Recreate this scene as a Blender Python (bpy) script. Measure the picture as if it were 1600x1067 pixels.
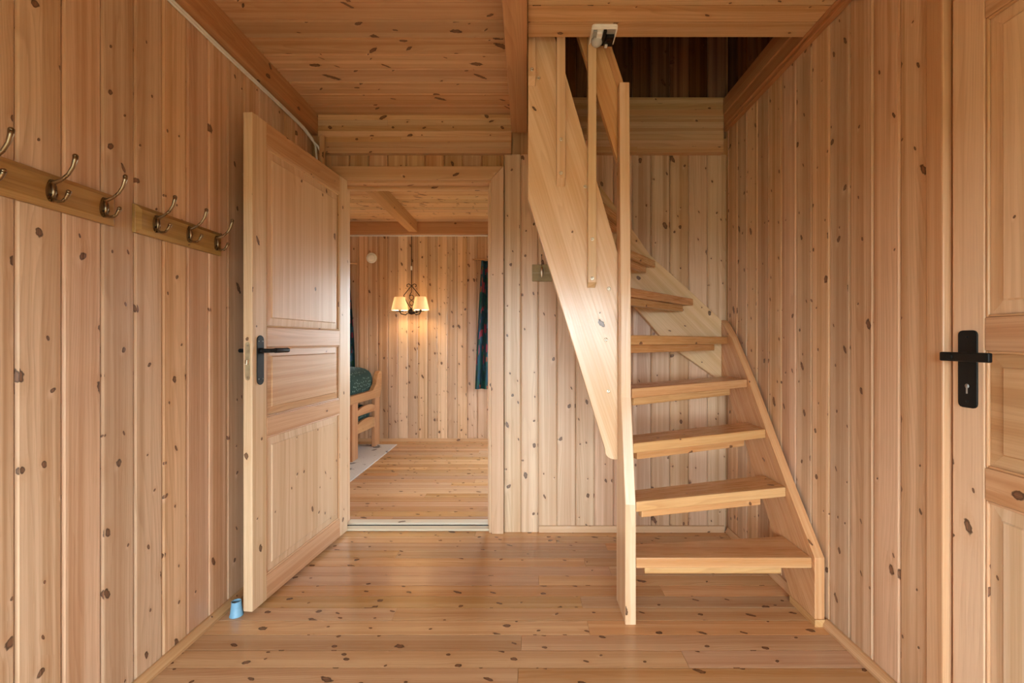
import bpy, bmesh, math, random
from mathutils import Vector, Matrix
random.seed(7)
for o in list(bpy.data.objects): bpy.data.objects.remove(o, do_unlink=True)
S = bpy.context.scene
C = S.collection
V = Vector

# ------------------------------------------------------------------ camera
cam_d = bpy.data.cameras.new('camera'); cam = bpy.data.objects.new('camera', cam_d); C.objects.link(cam)
cam.location = (0, 0, 1.11); cam.rotation_euler = (math.pi/2, 0, 0)
cam_d.sensor_width = 36; cam_d.lens = 711/1600*36; cam_d.shift_x = -24/1600; cam_d.clip_start = .02
S.camera = cam
# ------------------------------------------------------------------ world, light, exposure
w = bpy.data.worlds.new('sky'); S.world = w; w.use_nodes = True
w.node_tree.nodes['Background'].inputs[0].default_value = (.80, .91, 1, 1)      # even overcast sky
w.node_tree.nodes['Background'].inputs[1].default_value = 10.5
S.view_settings.view_transform = 'Standard'; S.view_settings.look = 'None'
S.view_settings.gamma = 1; S.view_settings.use_curve_mapping = False
S.view_settings.exposure = 1.22
try:
    S.cycles.diffuse_bounces = 6; S.cycles.max_bounces = 10
except Exception: pass
R90 = math.pi/2
def portal(loc, rot, sx, sy):        # tells the renderer where the window openings are; gives off no light itself
    d = bpy.data.lights.new('window_opening', 'AREA'); d.shape = 'RECTANGLE'; d.size = sx; d.size_y = sy; d.cycles.is_portal = True
    o = bpy.data.objects.new('window_opening', d); C.objects.link(o); o.location = loc; o.rotation_euler = rot
portal((.0, -1.72, .95), (R90, 0, 0), 2.3, 1.4)
portal((1.24, -.95, .95), (0, R90, 0), .8, .5)
portal((-1.32, -.95, .95), (0, -R90, 0), .8, .5)
portal((1.44, 4.0, 1.2), (0, R90, 0), .8, 1.4)
portal((.05, 5.11, 1.3), (-R90, 0, 0), .94, 1.1)
portal((-2.45, 5.11, 1.4), (-R90, 0, 0), .9, 1.0)

# ------------------------------------------------------------------ node helpers
class NT:
    def __init__(s, mat):
        mat.use_nodes = True; s.t = mat.node_tree; s.n = s.t.nodes; s.l = s.t.links
        s.bsdf = s.n['Principled BSDF']
    def put(s, sock, v):
        if isinstance(v, bpy.types.NodeSocket): s.l.new(v, sock)
        elif isinstance(v, (tuple, list)) and sock.type == 'RGBA' and len(v) == 3: sock.default_value = (*v, 1)
        else: sock.default_value = v
    def m(s, op, a, b=None, c=None, clamp=False):
        n = s.n.new('ShaderNodeMath'); n.operation = op; n.use_clamp = clamp
        for i, x in enumerate((a, b, c)):
            if x is not None: s.put(n.inputs[i], x)
        return n.outputs[0]
    def sep(s, v):
        n = s.n.new('ShaderNodeSeparateXYZ'); s.put(n.inputs[0], v); return n.outputs
    def comb(s, x, y, z=0.0):
        n = s.n.new('ShaderNodeCombineXYZ')
        for i, q in enumerate((x, y, z)): s.put(n.inputs[i], q)
        return n.outputs[0]
    def noise(s, vec, scale=1, detail=2, rough=.5, dim='2D'):
        n = s.n.new('ShaderNodeTexNoise'); n.noise_dimensions = dim
        s.put(n.inputs['Vector'], vec); n.inputs['Scale'].default_value = scale
        n.inputs['Detail'].default_value = detail; n.inputs['Roughness'].default_value = rough
        return n.outputs[0]
    def mix(s, f, a, b, mode='MIX'):
        n = s.n.new('ShaderNodeMix'); n.data_type = 'RGBA'; n.blend_type = mode
        s.put(n.inputs[0], f); s.put(n.inputs[6], a); s.put(n.inputs[7], b); return n.outputs[2]
    def ramp(s, x, a, b, lo=0.0, hi=1.0, smooth=True):
        n = s.n.new('ShaderNodeMapRange'); n.interpolation_type = 'SMOOTHSTEP' if smooth else 'LINEAR'
        for i, q in enumerate((x, a, b, lo, hi)): s.put(n.inputs[i], q)
        return n.outputs[0]

def pine(name, light, mid, dark, knot=.5, cu=.06, cv=.19, rmin=.003, rmax=.0105, rough=.36,
         ring=.42, var=.16, spec=.4, kcol=(.06, .022, .010), rings=75, red=.5, slant=.9, kl=(.4, .55), streak=1.0):
    mat = bpy.data.materials.new(name); t = NT(mat); m = t.m
    uv = t.n.new('ShaderNodeTexCoord').outputs['UV']
    rnd = t.n.new('ShaderNodeObjectInfo').outputs['Random']
    u0, v0, _ = t.sep(uv)
    U = m('ADD', u0, m('MULTIPLY', rnd, 53.7)); Vv = m('ADD', v0, m('MULTIPLY', rnd, 171.3))
    wn = t.n.new('ShaderNodeTexWhiteNoise'); wn.noise_dimensions = '1D'; t.put(wn.inputs['W'], m('MULTIPLY', rnd, 913.7))
    r1, r2, r3 = t.sep(wn.outputs['Color'])
    # knots
    q = t.comb(m('DIVIDE', U, cu), m('DIVIDE', Vv, cv))
    vo = t.n.new('ShaderNodeTexVoronoi'); vo.voronoi_dimensions = '2D'; vo.feature = 'F1'
    t.put(vo.inputs['Vector'], q); vo.inputs['Scale'].default_value = 1; vo.inputs['Randomness'].default_value = .9
    px, py, _ = t.sep(vo.outputs['Position']); qx, qy, _ = t.sep(q)
    kr, kg, kb = t.sep(vo.outputs['Color'])
    wob = t.noise(t.comb(U, Vv), 90, 1)
    dx = m('MULTIPLY', m('SUBTRACT', qx, px), cu); dy = m('MULTIPLY', m('SUBTRACT', qy, py), cv)
    sh = m('MULTIPLY', m('SUBTRACT', kb, .5), slant)
    dxs = m('ADD', dx, m('MULTIPLY', dy, sh)); dys = m('MULTIPLY', dy, m('MULTIPLY_ADD', kb, kl[1], kl[0]))
    dist = m('SQRT', m('ADD', m('MULTIPLY', dxs, dxs), m('MULTIPLY', dys, dys)))
    ex = m('LESS_THAN', kr, m('MULTIPLY', m('MULTIPLY_ADD', r3, 1.2, .4), knot))
    r = m('MULTIPLY_ADD', m('POWER', kg, 2.6), rmax-rmin, rmin)
    rr = m('MULTIPLY_ADD', m('SUBTRACT', 1.0, ex), -.9*rmin, r)     # a missing knot shrinks to a speck
    kn = m('MULTIPLY', m('DIVIDE', dist, r), m('MULTIPLY_ADD', wob, .7, .65))
    core = m('MULTIPLY', t.ramp(kn, .72, 1.12, 1, 0), ex)
    rim = m('MULTIPLY', m('MULTIPLY', t.ramp(kn, .55, .9), t.ramp(kn, .95, 1.2, 1, 0)), ex)
    halo = m('MULTIPLY', m('POWER', 2.718, m('MULTIPLY', m('MULTIPLY', kn, kn), -.14)), ex)
    sw = m('DIVIDE', dx, m('MULTIPLY', r, 2.4)); sv = m('DIVIDE', dy, m('MULTIPLY', r, 5.5))
    warp = m('MULTIPLY', m('POWER', 2.718, m('MULTIPLY', m('ADD', m('MULTIPLY', sw, sw), m('MULTIPLY', sv, sv)), -1)), ex)
    Uw = m('SUBTRACT', U, m('MULTIPLY', m('MULTIPLY', dx, warp), .8))
    # grain
    low = t.noise(t.comb(m('MULTIPLY', Uw, 7), m('MULTIPLY', Vv, .55)), 1, 1.5)
    ph = m('ADD', m('MULTIPLY', Uw, rings), m('MULTIPLY', low, 14))
    fr = m('FRACT', ph); late = m('MULTIPLY', m('POWER', fr, 2.2), t.ramp(fr, .9, 1.0, 1, 0))
    broad = t.noise(t.comb(m('MULTIPLY', U, 22), m('MULTIPLY', Vv, .22)), 1, 2)
    fine = t.noise(t.comb(m('MULTIPLY', U, 420), m('MULTIPLY', Vv, 5)), 1, 2)
    patch = t.noise(t.comb(m('MULTIPLY', U, 9), m('MULTIPLY', Vv, 1.6)), 1, 2)
    b2 = t.noise(t.comb(m('MULTIPLY', U, 55), m('MULTIPLY', Vv, .35)), 1, 2)
    bb = m('MULTIPLY_ADD', t.ramp(broad, .42, .58), .7, m('MULTIPLY', t.ramp(b2, .40, .62), .3))
    col = t.mix(m('MULTIPLY', bb, streak), light, mid)
    amt = m('MULTIPLY', m('MULTIPLY', late, ring), t.ramp(patch, .3, .68, .25, 1))
    col = t.mix(amt, col, dark)
    col = t.mix(m('MULTIPLY', t.ramp(fine, .52, .75), .22), col, dark)
    col = t.mix(m('MULTIPLY', halo, .35), col, tuple(x*y for x, y in zip(mid, (.9, .75, .6))))
    ox = m('DIVIDE', m('SUBTRACT', dx, m('MULTIPLY', r, 1.1)), m('MULTIPLY', r, 1.3)); oy = m('DIVIDE', m('ADD', dy, m('MULTIPLY', r, 1.4)), m('MULTIPLY', r, 2.2))
    fleck = m('MULTIPLY', m('POWER', 2.718, m('MULTIPLY', m('ADD', m('MULTIPLY', ox, ox), m('MULTIPLY', oy, oy)), -1)), ex)
    col = t.mix(m('MULTIPLY', fleck, m('MULTIPLY', kb, .55)), col, tuple(min(1, x*y) for x, y in zip(light, (1.12, 1.2, 1.3))))
    hs = t.n.new('ShaderNodeHueSaturation'); t.put(hs.inputs['Color'], col)
    t.put(hs.inputs['Value'], m('MULTIPLY_ADD', m('SUBTRACT', r1, .5), 2*var, 1.0))
    t.put(hs.inputs['Saturation'], m('MULTIPLY_ADD', m('SUBTRACT', r2, .5), 2*var*red, 1.0))
    t.put(hs.inputs['Hue'], m('MULTIPLY_ADD', m('SUBTRACT', r3, .5), .012, .5))
    col = hs.outputs[0]
    kc = t.mix(t.ramp(fine, .3, .7), kcol, tuple(min(1, x*3.2) for x in kcol))
    col = t.mix(m('MULTIPLY', core, .84), col, kc)
    col = t.mix(m('MULTIPLY', rim, .75), col, tuple(x*.5 for x in kcol))
    t.put(t.bsdf.inputs['Base Color'], col)
    t.put(t.bsdf.inputs['Roughness'], m('MULTIPLY_ADD', fine, .16, rough-.08))
    t.bsdf.inputs['Specular IOR Level'].default_value = spec
    bp = t.n.new('ShaderNodeBump'); bp.inputs['Strength'].default_value = .12; bp.inputs['Distance'].default_value = .004
    t.put(bp.inputs['Height'], m('ADD', m('MULTIPLY', late, -.25), m('MULTIPLY_ADD', core, .5, m('MULTIPLY', broad, 1.4))))
    t.put(t.bsdf.inputs['Normal'], bp.outputs[0])
    return mat
def plain(name, col, rough=.5, metal=0, spec=.5, vary=.12, scale=40):
    mat = bpy.data.materials.new(name); t = NT(mat)
    ob = t.n.new('ShaderNodeTexCoord').outputs['Object']
    n = t.noise(ob, scale, 3, dim='3D')
    t.put(t.bsdf.inputs['Base Color'], t.mix(t.ramp(n, .3, .7), tuple(c*(1-vary) for c in col), tuple(min(1, c*(1+vary)) for c in col)))
    t.put(t.bsdf.inputs['Roughness'], t.ramp(n, .2, .8, max(.02, rough-.06), min(1, rough+.06)))
    t.bsdf.inputs['Metallic'].default_value = metal; t.bsdf.inputs['Specular IOR Level'].default_value = spec
    return mat

M = {}
M['wall'] = pine('pine_wall_panelling', (.75, .532, .355), (.55, .334, .19), (.365, .183, .086), spec=.5, knot=.62, rough=.3)
M['wall_pale'] = pine('pine_wall_panelling_pale', (.80, .61, .41), (.67, .455, .275), (.45, .26, .12), var=.09, spec=.5, knot=.58)
M['wall_old'] = pine('pine_wall_panelling_amber', (.60, .37, .19), (.46, .25, .11), (.30, .135, .05))
M['wall_dark'] = pine('pine_wall_panelling_unlit', (.26, .125, .055), (.11, .048, .02), (.06, .025, .01), var=.3, spec=.3)  # same pine, its colour darkened to stand in for the unlit upper stairwell
M['ceil'] = pine('pine_ceiling_panelling', (.67, .45, .265), (.545, .325, .17), (.35, .165, .07), knot=.66, cu=.055, cv=.19, rmax=.014, slant=2.2, kl=(.3, .3))
M['floor'] = pine('pine_floor_lacquered', (.64, .385, .195), (.53, .28, .125), (.33, .14, .05), knot=.6, cu=.055, cv=.19, rmin=.004, rmax=.010, rough=.24, spec=.5, var=.2, kcol=(.05, .017, .007))
M['door'] = pine('pine_door', (.77, .56, .37), (.66, .44, .26), (.46, .25, .12), knot=.45, cv=.26, ring=.3, var=.07)
M['rail'] = pine('pine_door_rail', (.66, .42, .235), (.55, .31, .15), (.36, .17, .07), knot=.5, cv=.26, ring=.4, var=.06)
M['stair'] = pine('pine_stair_lacquered', (.67, .395, .18), (.57, .29, .108), (.39, .16, .05), knot=.35, cu=.08, cv=.26, rough=.28, var=.05, spec=.5)
M['string'] = pine('pine_stringer_lacquered', (.78, .58, .37), (.69, .47, .265), (.5, .28, .13), knot=.33, cu=.1, cv=.26, rmax=.0095, rough=.22, var=.05, spec=.55, ring=.3)
M['string2'] = pine('pine_stringer_amber', (.72, .49, .275), (.62, .385, .19), (.42, .21, .085), knot=.4, cu=.08, cv=.22, rmax=.0095, rough=.3, var=.04, spec=.5, ring=.3)
M['beam'] = pine('pine_glulam', (.68, .46, .26), (.55, .325, .16), (.36, .17, .07), knot=.5, cu=.05, cv=.2, var=.12)
M['trim'] = pine('pine_trim', (.66, .42, .23), (.56, .32, .15), (.38, .18, .07), knot=.25, var=.06)
M['darkbeam'] = pine('pine_beam_red', (.57, .32, .155), (.48, .24, .105), (.31, .13, .05), knot=.3, cv=.3, var=.04)
M['rack'] = pine('stained_pine_rack', (.42, .26, .09), (.33, .185, .055), (.2, .1, .03), knot=.5, cv=.16, var=.04)
M['pale'] = pine('pale_worn_threshold', (.78, .70, .55), (.70, .6, .44), (.5, .38, .25), knot=.1, var=.03, rough=.35)
M['black'] = plain('black_iron', (.008, .008, .008), .5, .0, .25)
M['bronze'] = plain('aged_brass', (.27, .19, .11), .3, 1.0)
M['steel'] = plain('brushed_steel', (.74, .68, .56), .3, 1.0)
M['brass'] = plain('matte_brass_plate', (.50, .43, .28), .42, .7)
M['white'] = plain('white_plastic', (.90, .90, .86), .4, vary=.03)
M['cable'] = plain('white_cable_sheath', (.86, .85, .82), .45, vary=.05)
M['blue'] = plain('pale_blue_plastic', (.20, .43, .62), .4, vary=.08)
M['grey'] = plain('grey_plastic', (.35, .35, .34), .35)
M['olive'] = plain('olive_stained_plate', (.34, .27, .12), .45)
M['iron'] = plain('dark_iron', (.03, .018, .012), .5, .6)
M['slab'] = plain('raw_wood_backing', (.30, .17, .08), .7)
M['dome'] = plain('frosted_grey_dome', (.52, .52, .5), .25, vary=.03)
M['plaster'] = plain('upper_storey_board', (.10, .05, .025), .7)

# ------------------------------------------------------------------ mesh helpers
org = {}
class MB:
    def __init__(s): s.v, s.f, s.g, s.sm = [], [], [], []
    def add(s, verts, faces, g=(0, 0, 1), smooth=False):
        b = len(s.v); s.v += [V(p) for p in verts]
        for f in faces: s.f.append([b+i for i in f]); s.g.append(V(g).normalized()); s.sm.append(smooth)
        return s
    def box(s, x0, x1, y0, y1, z0, z1, g=(0, 0, 1)):
        p = [(x, y, z) for z in (z0, z1) for y in (y0, y1) for x in (x0, x1)]
        return s.add(p, [(0, 1, 3, 2), (4, 5, 7, 6), (0, 1, 5, 4), (2, 3, 7, 6), (0, 2, 6, 4), (1, 3, 7, 5)], g)
    def prism(s, pts, plane, a0, a1, g=(0, 0, 1), smooth=False):
        f = {'xz': lambda p, a: (p[0], a, p[1]), 'yz': lambda p, a: (a, p[0], p[1]), 'xy': lambda p, a: (p[0], p[1], a)}[plane]
        n = len(pts)
        vs = [f(p, a0) for p in pts]+[f(p, a1) for p in pts]
        s.add(vs, [tuple(range(n)), tuple(range(2*n-1, n-1, -1))], g)
        b = len(s.v)-2*n
        for i in range(n):
            j = (i+1) % n
            s.f.append([b+i, b+j, b+n+j, b+n+i]); s.g.append(V(g).normalized()); s.sm.append(smooth)
        return s
    def tube(s, path, rad, n=10, caps=True, g=None):
        path = [V(p) for p in path]; k = len(path)
        rads = rad if isinstance(rad, (list, tuple)) else [rad]*k
        tan = [(path[min(i+1, k-1)]-path[max(i-1, 0)]).normalized() for i in range(k)]
        up = V((0, 0, 1)) if abs(tan[0].z) < .9 else V((1, 0, 0))
        nx = tan[0].cross(up).normalized(); vs = []
        for i in range(k):
            nx = (nx-tan[i]*nx.dot(tan[i])).normalized(); ny = tan[i].cross(nx)
            for j in range(n):
                a = 2*math.pi*j/n; vs.append(path[i]+(nx*math.cos(a)+ny*math.sin(a))*rads[i])
        fs = [(i*n+j, i*n+(j+1) % n, (i+1)*n+(j+1) % n, (i+1)*n+j) for i in range(k-1) for j in range(n)]
        s.add(vs, fs, g or tan[0], True)
        if caps:
            b = len(s.v)-k*n
            for c in (list(range(b, b+n)), list(range(b+(k-1)*n, b+k*n))): s.f.append(c); s.g.append(V((0, 0, 1))); s.sm.append(False)
        return s
    def lathe(s, prof, n=24, c=(0, 0, 0), axis='z', star=0, nstar=0):
        k = len(prof); vs = []
        for (r, h) in prof:
            for j in range(n):
                a = 2*math.pi*j/n; q = r*(1+(star if j % 2 else -star))
                p = (q*math.cos(a), q*math.sin(a), h)
                if axis == 'y': p = (p[0], h, p[1])
                if axis == 'x': p = (h, p[0], p[1])
                vs.append(V(p)+V(c))
        fs = [(i*n+j, i*n+(j+1) % n, (i+1)*n+(j+1) % n, (i+1)*n+j) for i in range(k-1) for j in range(n)]
        s.add(vs, fs, (0, 0, 1), True)
        b = len(s.v)-k*n
        if prof[0][0] > 1e-6 and not star: s.f.append(list(range(b, b+n))); s.g.append(V((0, 0, 1))); s.sm.append(False)
        if prof[-1][0] > 1e-6 and not star: s.f.append(list(range(b+(k-1)*n, b+k*n))); s.g.append(V((0, 0, 1))); s.sm.append(False)
        return s
    def ball(s, c, r, n=10):
        prof = [(max(1e-7, r*math.sin(math.pi*i/6)), -r*math.cos(math.pi*i/6)) for i in range(7)]
        return s.lathe(prof, n, c)
    def mesh(s, name, off=V((0, 0, 0))):
        me = bpy.data.meshes.new(name); me.from_pydata([p-off for p in s.v], [], s.f)
        bm = bmesh.new(); bm.from_mesh(me); bmesh.ops.recalc_face_normals(bm, faces=bm.faces)
        uvl = bm.loops.layers.uv.new('UVMap')
        for i, f in enumerate(bm.faces):
            g = s.g[i]; n = f.normal; f.smooth = s.sm[i]
            if abs(n.dot(g)) > .8:
                a = n.orthogonal().normalized(); b = n.cross(a)
                if abs(b.z) > abs(a.z): a, b = b, a
            else: a = n.cross(g).normalized(); b = g
            ax = max(range(3), key=lambda k: abs(n[k])); o = (.31, .77, .0)[ax]+(.173 if n[ax] < 0 else 0)
            for lp in f.loops: lp[uvl].uv = (lp.vert.co.dot(a)+o, lp.vert.co.dot(b)+o*2)
        bm.to_mesh(me); bm.free(); return me
    def build(s, name, mat, parent=None, bevel=0, seg=2, local=False, loc=None):
        off = V((0, 0, 0))
        if parent is not None and not local: off = org.get(parent.name, V((0, 0, 0)))
        if parent is None and loc is not None: off = V(loc)
        o = link(name, s.mesh(name, off), mat, parent)
        if parent is None and loc is not None: o.location = loc; org[o.name] = V(loc)
        if bevel:
            b = o.modifiers.new('edge', 'BEVEL'); b.width = bevel; b.segments = seg; b.limit_method = 'ANGLE'; b.angle_limit = .6
        return o
def link(name, me, mat, parent=None):
    if mat is not None and not me.materials: me.materials.append(M[mat])
    o = bpy.data.objects.new(name, me); C.objects.link(o)
    if parent is not None: o.parent = parent
    return o
def tag(o, label=None, cat=None, group=None, kind=None):
    for k, v in (('label', label), ('category', cat), ('group', group), ('kind', kind)):
        if v: o[k] = v
    return o
def thing(name, loc, label, cat, group=None, kind=None, rz=0):
    o = bpy.data.objects.new(name, None); C.objects.link(o); o.location = loc; o.rotation_euler = (0, 0, rz)
    o.empty_display_size = .1; org[o.name] = V(loc)
    return tag(o, label, cat, group, kind)

# ------------------------------------------------------------------ dimensions (metres), camera stands at x=y=0
XL, XR, YB, ZC = -1.25, 1.168, 2.655, 2.42
T = .014
cache = {}
def board_mesh(w, l, mat, bev=.007, dep=.005, t=T):
    """tongue-and-groove board: lies in local x (width), y<0 is the front, z along the length"""
    key = (round(w, 4), round(l, 4), mat, bev)
    if key not in cache:
        g = .0008
        prof = [(g, 0), (w-g, 0), (w-g, -t+dep), (w-bev, -t), (bev, -t), (g, -t+dep)]
        me = MB().prism(prof, 'xy', 0, l).mesh('board'); me.materials.append(M[mat]); cache[key] = me
    return cache[key]
def board(parent, w, l, mat, origin, rot, **k):
    o = link('board', board_mesh(w, l, mat, **k), None, parent); o.location = origin; o.rotation_euler = rot; return o

# ================================================================== THE SETTING
# ---- floor
fl = MB().box(-1.4, 1.4, -1.8, 2.80, -.12, -.02, (1, 0, 0)).box(-1.4, 1.4, -1.8, .5, -.02, -.001, (1, 0, 0)).build('floor', 'floor')
tag(fl, 'lacquered knotty pine plank floor of the hallway', 'floor', kind='structure')
def floor_rows(parent, y0, y1, x0, x1, pitch, seed, mat='floor'):
    rnd = random.Random(seed); y = y0
    while y < y1-.01:
        p = min(pitch, y1-y)
        js = [x0, x0+(x1-x0)*rnd.uniform(.2, .85), x1]
        for a, b in zip(js, js[1:]):
            # front of the board is up: local z -> +x, local x -> +y, local -y -> +z
            l = round(b-a, 2)
            o = link('plank', board_mesh(p, b-a-.0012, mat, bev=.0022, dep=.0185), None, parent)
            o.matrix_local = Matrix(((0, 0, 1, a), (1, 0, 0, y), (0, -1, 0, -T), (0, 0, 0, 1)))
        y += pitch
floor_rows(fl, .5, 2.665, -1.27, 1.18, .0873, 3)
ff = MB().box(-3.1, 1.4, 2.80, 5.2, -.12, -.02, (1, 0, 0)).build('floor_far', 'slab')
tag(ff, 'pine plank floor of the room beyond the doorway', 'floor', kind='structure')
floor_rows(ff, 2.80, 5.06, -3.0, 1.3, .0873, 9)

# ---- left wall
wl = MB().box(-1.37, XL-T, -.7, 2.80, 0, 2.75).box(-1.37, XL-T, -1.8, -1.2, 0, 2.75).box(-1.37, XL-T, -1.2, -.7, 0, .55).box(-1.37, XL-T, -1.2, -.7, 1.35, 2.75).build('wall_left', 'wall')
tag(wl, 'knotty pine panelled wall carrying the coat racks', 'wall', kind='structure')
def to_left(y, z0, w, l, mat='wall', parent=wl):       # front faces +x
    o = link('board', board_mesh(w, l, mat), None, parent)
    o.matrix_local = Matrix(((0, -1, 0, XL-T), (1, 0, 0, y), (0, 0, 1, z0), (0, 0, 0, 1))); return o
y = 1.113-.112*9
while y < 2.65:
    to_left(y, 0, min(.112, 2.65-y), 2.42); y += .112
# ---- right wall
wr = MB().box(XR+T+.03, 1.40, -1.8, 1.32, 2.10, 4.2).box(XR+T, 1.40, 1.285, 2.80, 0, 4.2).box(XR+T, 1.40, -1.8, -1.2, 0, 4.2).box(XR+T, 1.40, -.7, .40, 0, 4.2)
wr.box(XR+T, 1.40, -1.2, -.7, 0, .55).box(XR+T, 1.40, -1.2, -.7, 1.35, 2.1)
wr = tag(wr.build('wall_right', 'wall'), 'knotty pine panelled wall beside the staircase', 'wall', kind='structure')
def to_right(y, z0, w, l, mat='wall', parent=wr, x=XR):       # front faces -x
    o = link('board', board_mesh(w, l, mat), None, parent)
    o.matrix_local = Matrix(((0, 1, 0, x+T), (-1, 0, 0, y+w), (0, 0, 1, z0), (0, 0, 0, 1))); return o
y = 1.318
while y < 2.65:
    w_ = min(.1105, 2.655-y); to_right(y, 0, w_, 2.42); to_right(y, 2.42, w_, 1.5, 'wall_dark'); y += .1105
for i in range(8): to_right(.434+.1105*i, 2.135, .1105, .465, x=XR)
# ---- partition wall with the doorway
DX0, DX1, DZ = -1.085, -.222, 2.03
wb = MB().box(-1.37, DX0-.03, YB+T, 2.77, 0, 2.75).box(DX0-.03, DX1+.03, YB+T, 2.77, DZ+.03, 2.75).box(DX1+.03, 1.40, YB+T, 2.77, 0, 4.2)
wb.box(-1.37, DX1+.03, YB+T, 2.77, 2.75, 4.2)
wb = tag(wb.build('wall_back', 'wall_old'), 'pine panelled partition wall around the doorway and behind the staircase', 'wall', kind='structure')
def to_back(x, z0, w, l, mat='wall', parent=wb, yb=YB):       # front faces -y
    o = link('board', board_mesh(w, l, mat), None, parent); o.location = (x, yb+T, z0); return o
x = .063
while x < 1.16:
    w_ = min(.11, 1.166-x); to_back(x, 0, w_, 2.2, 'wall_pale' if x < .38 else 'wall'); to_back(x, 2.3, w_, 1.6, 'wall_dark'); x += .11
to_back(-.137, 0, .1, 2.2, 'wall_pale', yb=YB-.004); to_back(-.037, 0, .1, 2.2, 'wall_pale', yb=YB-.004)
x = .063-.11*11
while x < -.15:
    w_ = min(.11, -.137-x); to_back(x, 2.125, w_, .09, 'wall_old'); x += .11
to_back(-1.24, 0, .1, 2.2)
# ---- room behind the viewer and above
wf = MB().box(-1.4, -1.15, -1.8, -1.7, 0, 4.2).box(1.15, 1.4, -1.8, -1.7, 0, 4.2).box(-1.15, 1.15, -1.8, -1.7, 0, .25).box(-1.15, 1.15, -1.8, -1.7, 1.65, 4.2)
tag(wf.build('wall_front', 'wall'), 'pine wall with a wide window opposite the staircase', 'wall', kind='structure')
for k, (bx, cut) in enumerate((((-1.15, 1.15, -1.78, -1.72, .25, 1.65), 'y'), ((1.25, 1.31, -1.2, -.7, .55, 1.35), 'x'), ((-1.34, -1.28, -1.2, -.7, .55, 1.35), 'x'))):
    x0, x1, y0, y1, z0, z1 = bx
    f = MB()
    if cut == 'y':
        for a in (x0, (x0+x1)/2-.03, x1-.06): f.box(a, a+.06, y0, y1, z0, z1)
        for a in (z0, z1-.06): f.box(x0, x1, y0, y1, a, a+.06, (1, 0, 0))
    else:
        for a in (y0, y1-.06): f.box(x0, x1, a, a+.06, z0, z1)
        for a in (z0, z1-.06): f.box(x0, x1, y0, y1, a, a+.06, (0, 1, 0))
    tag(f.build('window_%d' % (1, 2, 5)[k], 'trim'), ('wide window with a centre mullion opposite the staircase', 'single-light window beside the panelled door', 'unseen single-light window added in the coat rack wall to brighten the hall')[k], 'window', kind='structure')  # the coat rack wall window is added to brighten the wall opposite

ce = MB().box(-1.37, 0, -1.8, 2.66, ZC+T, 2.66, (1, 0, 0)).box(0, 1.4, -1.8, 1.866, 2.372, 2.66, (1, 0, 0))
ce = tag(ce.build('ceiling', 'ceil'), 'reddish pine panelled ceiling with boards running across the hall', 'ceiling', kind='structure')
y = 2.632
while y > .3:
    # front faces down: local z -> +x, local x -> -y, local -y -> -z
    o = link('board', board_mesh(.1105, 1.115, 'ceil'), None, ce)
    o.matrix_local = Matrix(((0, 0, 1, -1.207), (-1, 0, 0, y), (0, 1, 0, ZC+T), (0, 0, 0, 1)))
    # columns: local x->-y ; local y->+z ; local z->+x
    o.matrix_local = Matrix(((0, 0, 1, -1.207), (-1, 0, 0, y), (0, 1, 0, ZC+T), (0, 0, 0, 1)))
    y -= .1105
y = 1.866
while y > .3:
    o = link('plank', board_mesh(.0886, 1.126, 'beam', bev=.0022, dep=.0185), None, ce)
    o.matrix_local = Matrix(((0, 0, 1, .003), (-1, 0, 0, y), (0, 1, 0, 2.371), (0, 0, 0, 1))); y -= .0886
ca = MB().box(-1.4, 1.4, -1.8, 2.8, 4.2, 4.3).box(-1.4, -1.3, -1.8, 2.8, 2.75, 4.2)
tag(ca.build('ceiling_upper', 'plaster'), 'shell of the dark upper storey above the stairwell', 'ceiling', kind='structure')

gd = bpy.data.materials.new('grass_ground'); t = NT(gd)
t.put(t.bsdf.inputs['Base Color'], t.mix(t.noise(t.n.new('ShaderNodeTexCoord').outputs['Object'], 3, 4, dim='3D'), (.05, .07, .03), (.12, .12, .06))); t.bsdf.inputs['Roughness'].default_value = 1
M['grass'] = gd
tag(MB().box(-45, 45, -45, 45, -.6, -.4).build('ground', 'grass'), 'grassy ground outside the cabin', 'ground', kind='structure')
# ---- next room
wfar = MB().box(-3.1, -2.9, 5.074, 5.2, 0, 2.7).box(-2.0, -.42, 5.074, 5.2, 0, 2.7).box(.52, 1.4, 5.074, 5.2, 0, 2.7)
for a, b, c, d in ((-2.9, -2.0, .9, 1.9), (-.42, .52, .75, 1.85)): wfar.box(a, b, 5.074, 5.2, 0, c).box(a, b, 5.074, 5.2, d, 2.7)
wfar = tag(wfar.build('wall_far', 'wall'), 'knotty pine panelled end wall of the room beyond the doorway', 'wall', kind='structure')
x = -1.99
while x < -.43:
    w_ = min(.11, -.425-x); to_back(x, 0, w_, 2.3, 'wall', wfar, 5.06); x += .11
for k, (a, b, c, d) in enumerate(((-2.9, -2.0, .9, 1.9), (-.42, .52, .75, 1.85))):
    f = MB()
    for q in (a, b-.06): f.box(q, q+.06, 5.12, 5.17, c, d)
    for q in (c, d-.06): f.box(a, b, 5.12, 5.17, q, q+.06, (1, 0, 0))
    tag(f.build('window_%d' % (k+3), 'trim'), ('small window behind the sofa in the next room', 'window behind the flowered curtain in the next room')[k], 'window', kind='structure')
tag(MB().box(-3.2, -3.1, 2.77, 5.2, 0, 2.7).build('wall_far_left', 'wall'), 'pine side wall of the next room behind the sofa', 'wall', kind='structure')
tag(MB().box(1.4, 1.5, 2.77, 3.3, 0, 2.7).box(1.4, 1.5, 4.7, 5.2, 0, 2.7).box(1.4, 1.5, 3.3, 4.7, 0, .8).box(1.4, 1.5, 3.3, 4.7, 1.6, 2.7).build('wall_far_right', 'wall'), 'pine side wall of the next room with an added unseen window', 'wall', kind='structure')
f = MB()
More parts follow.
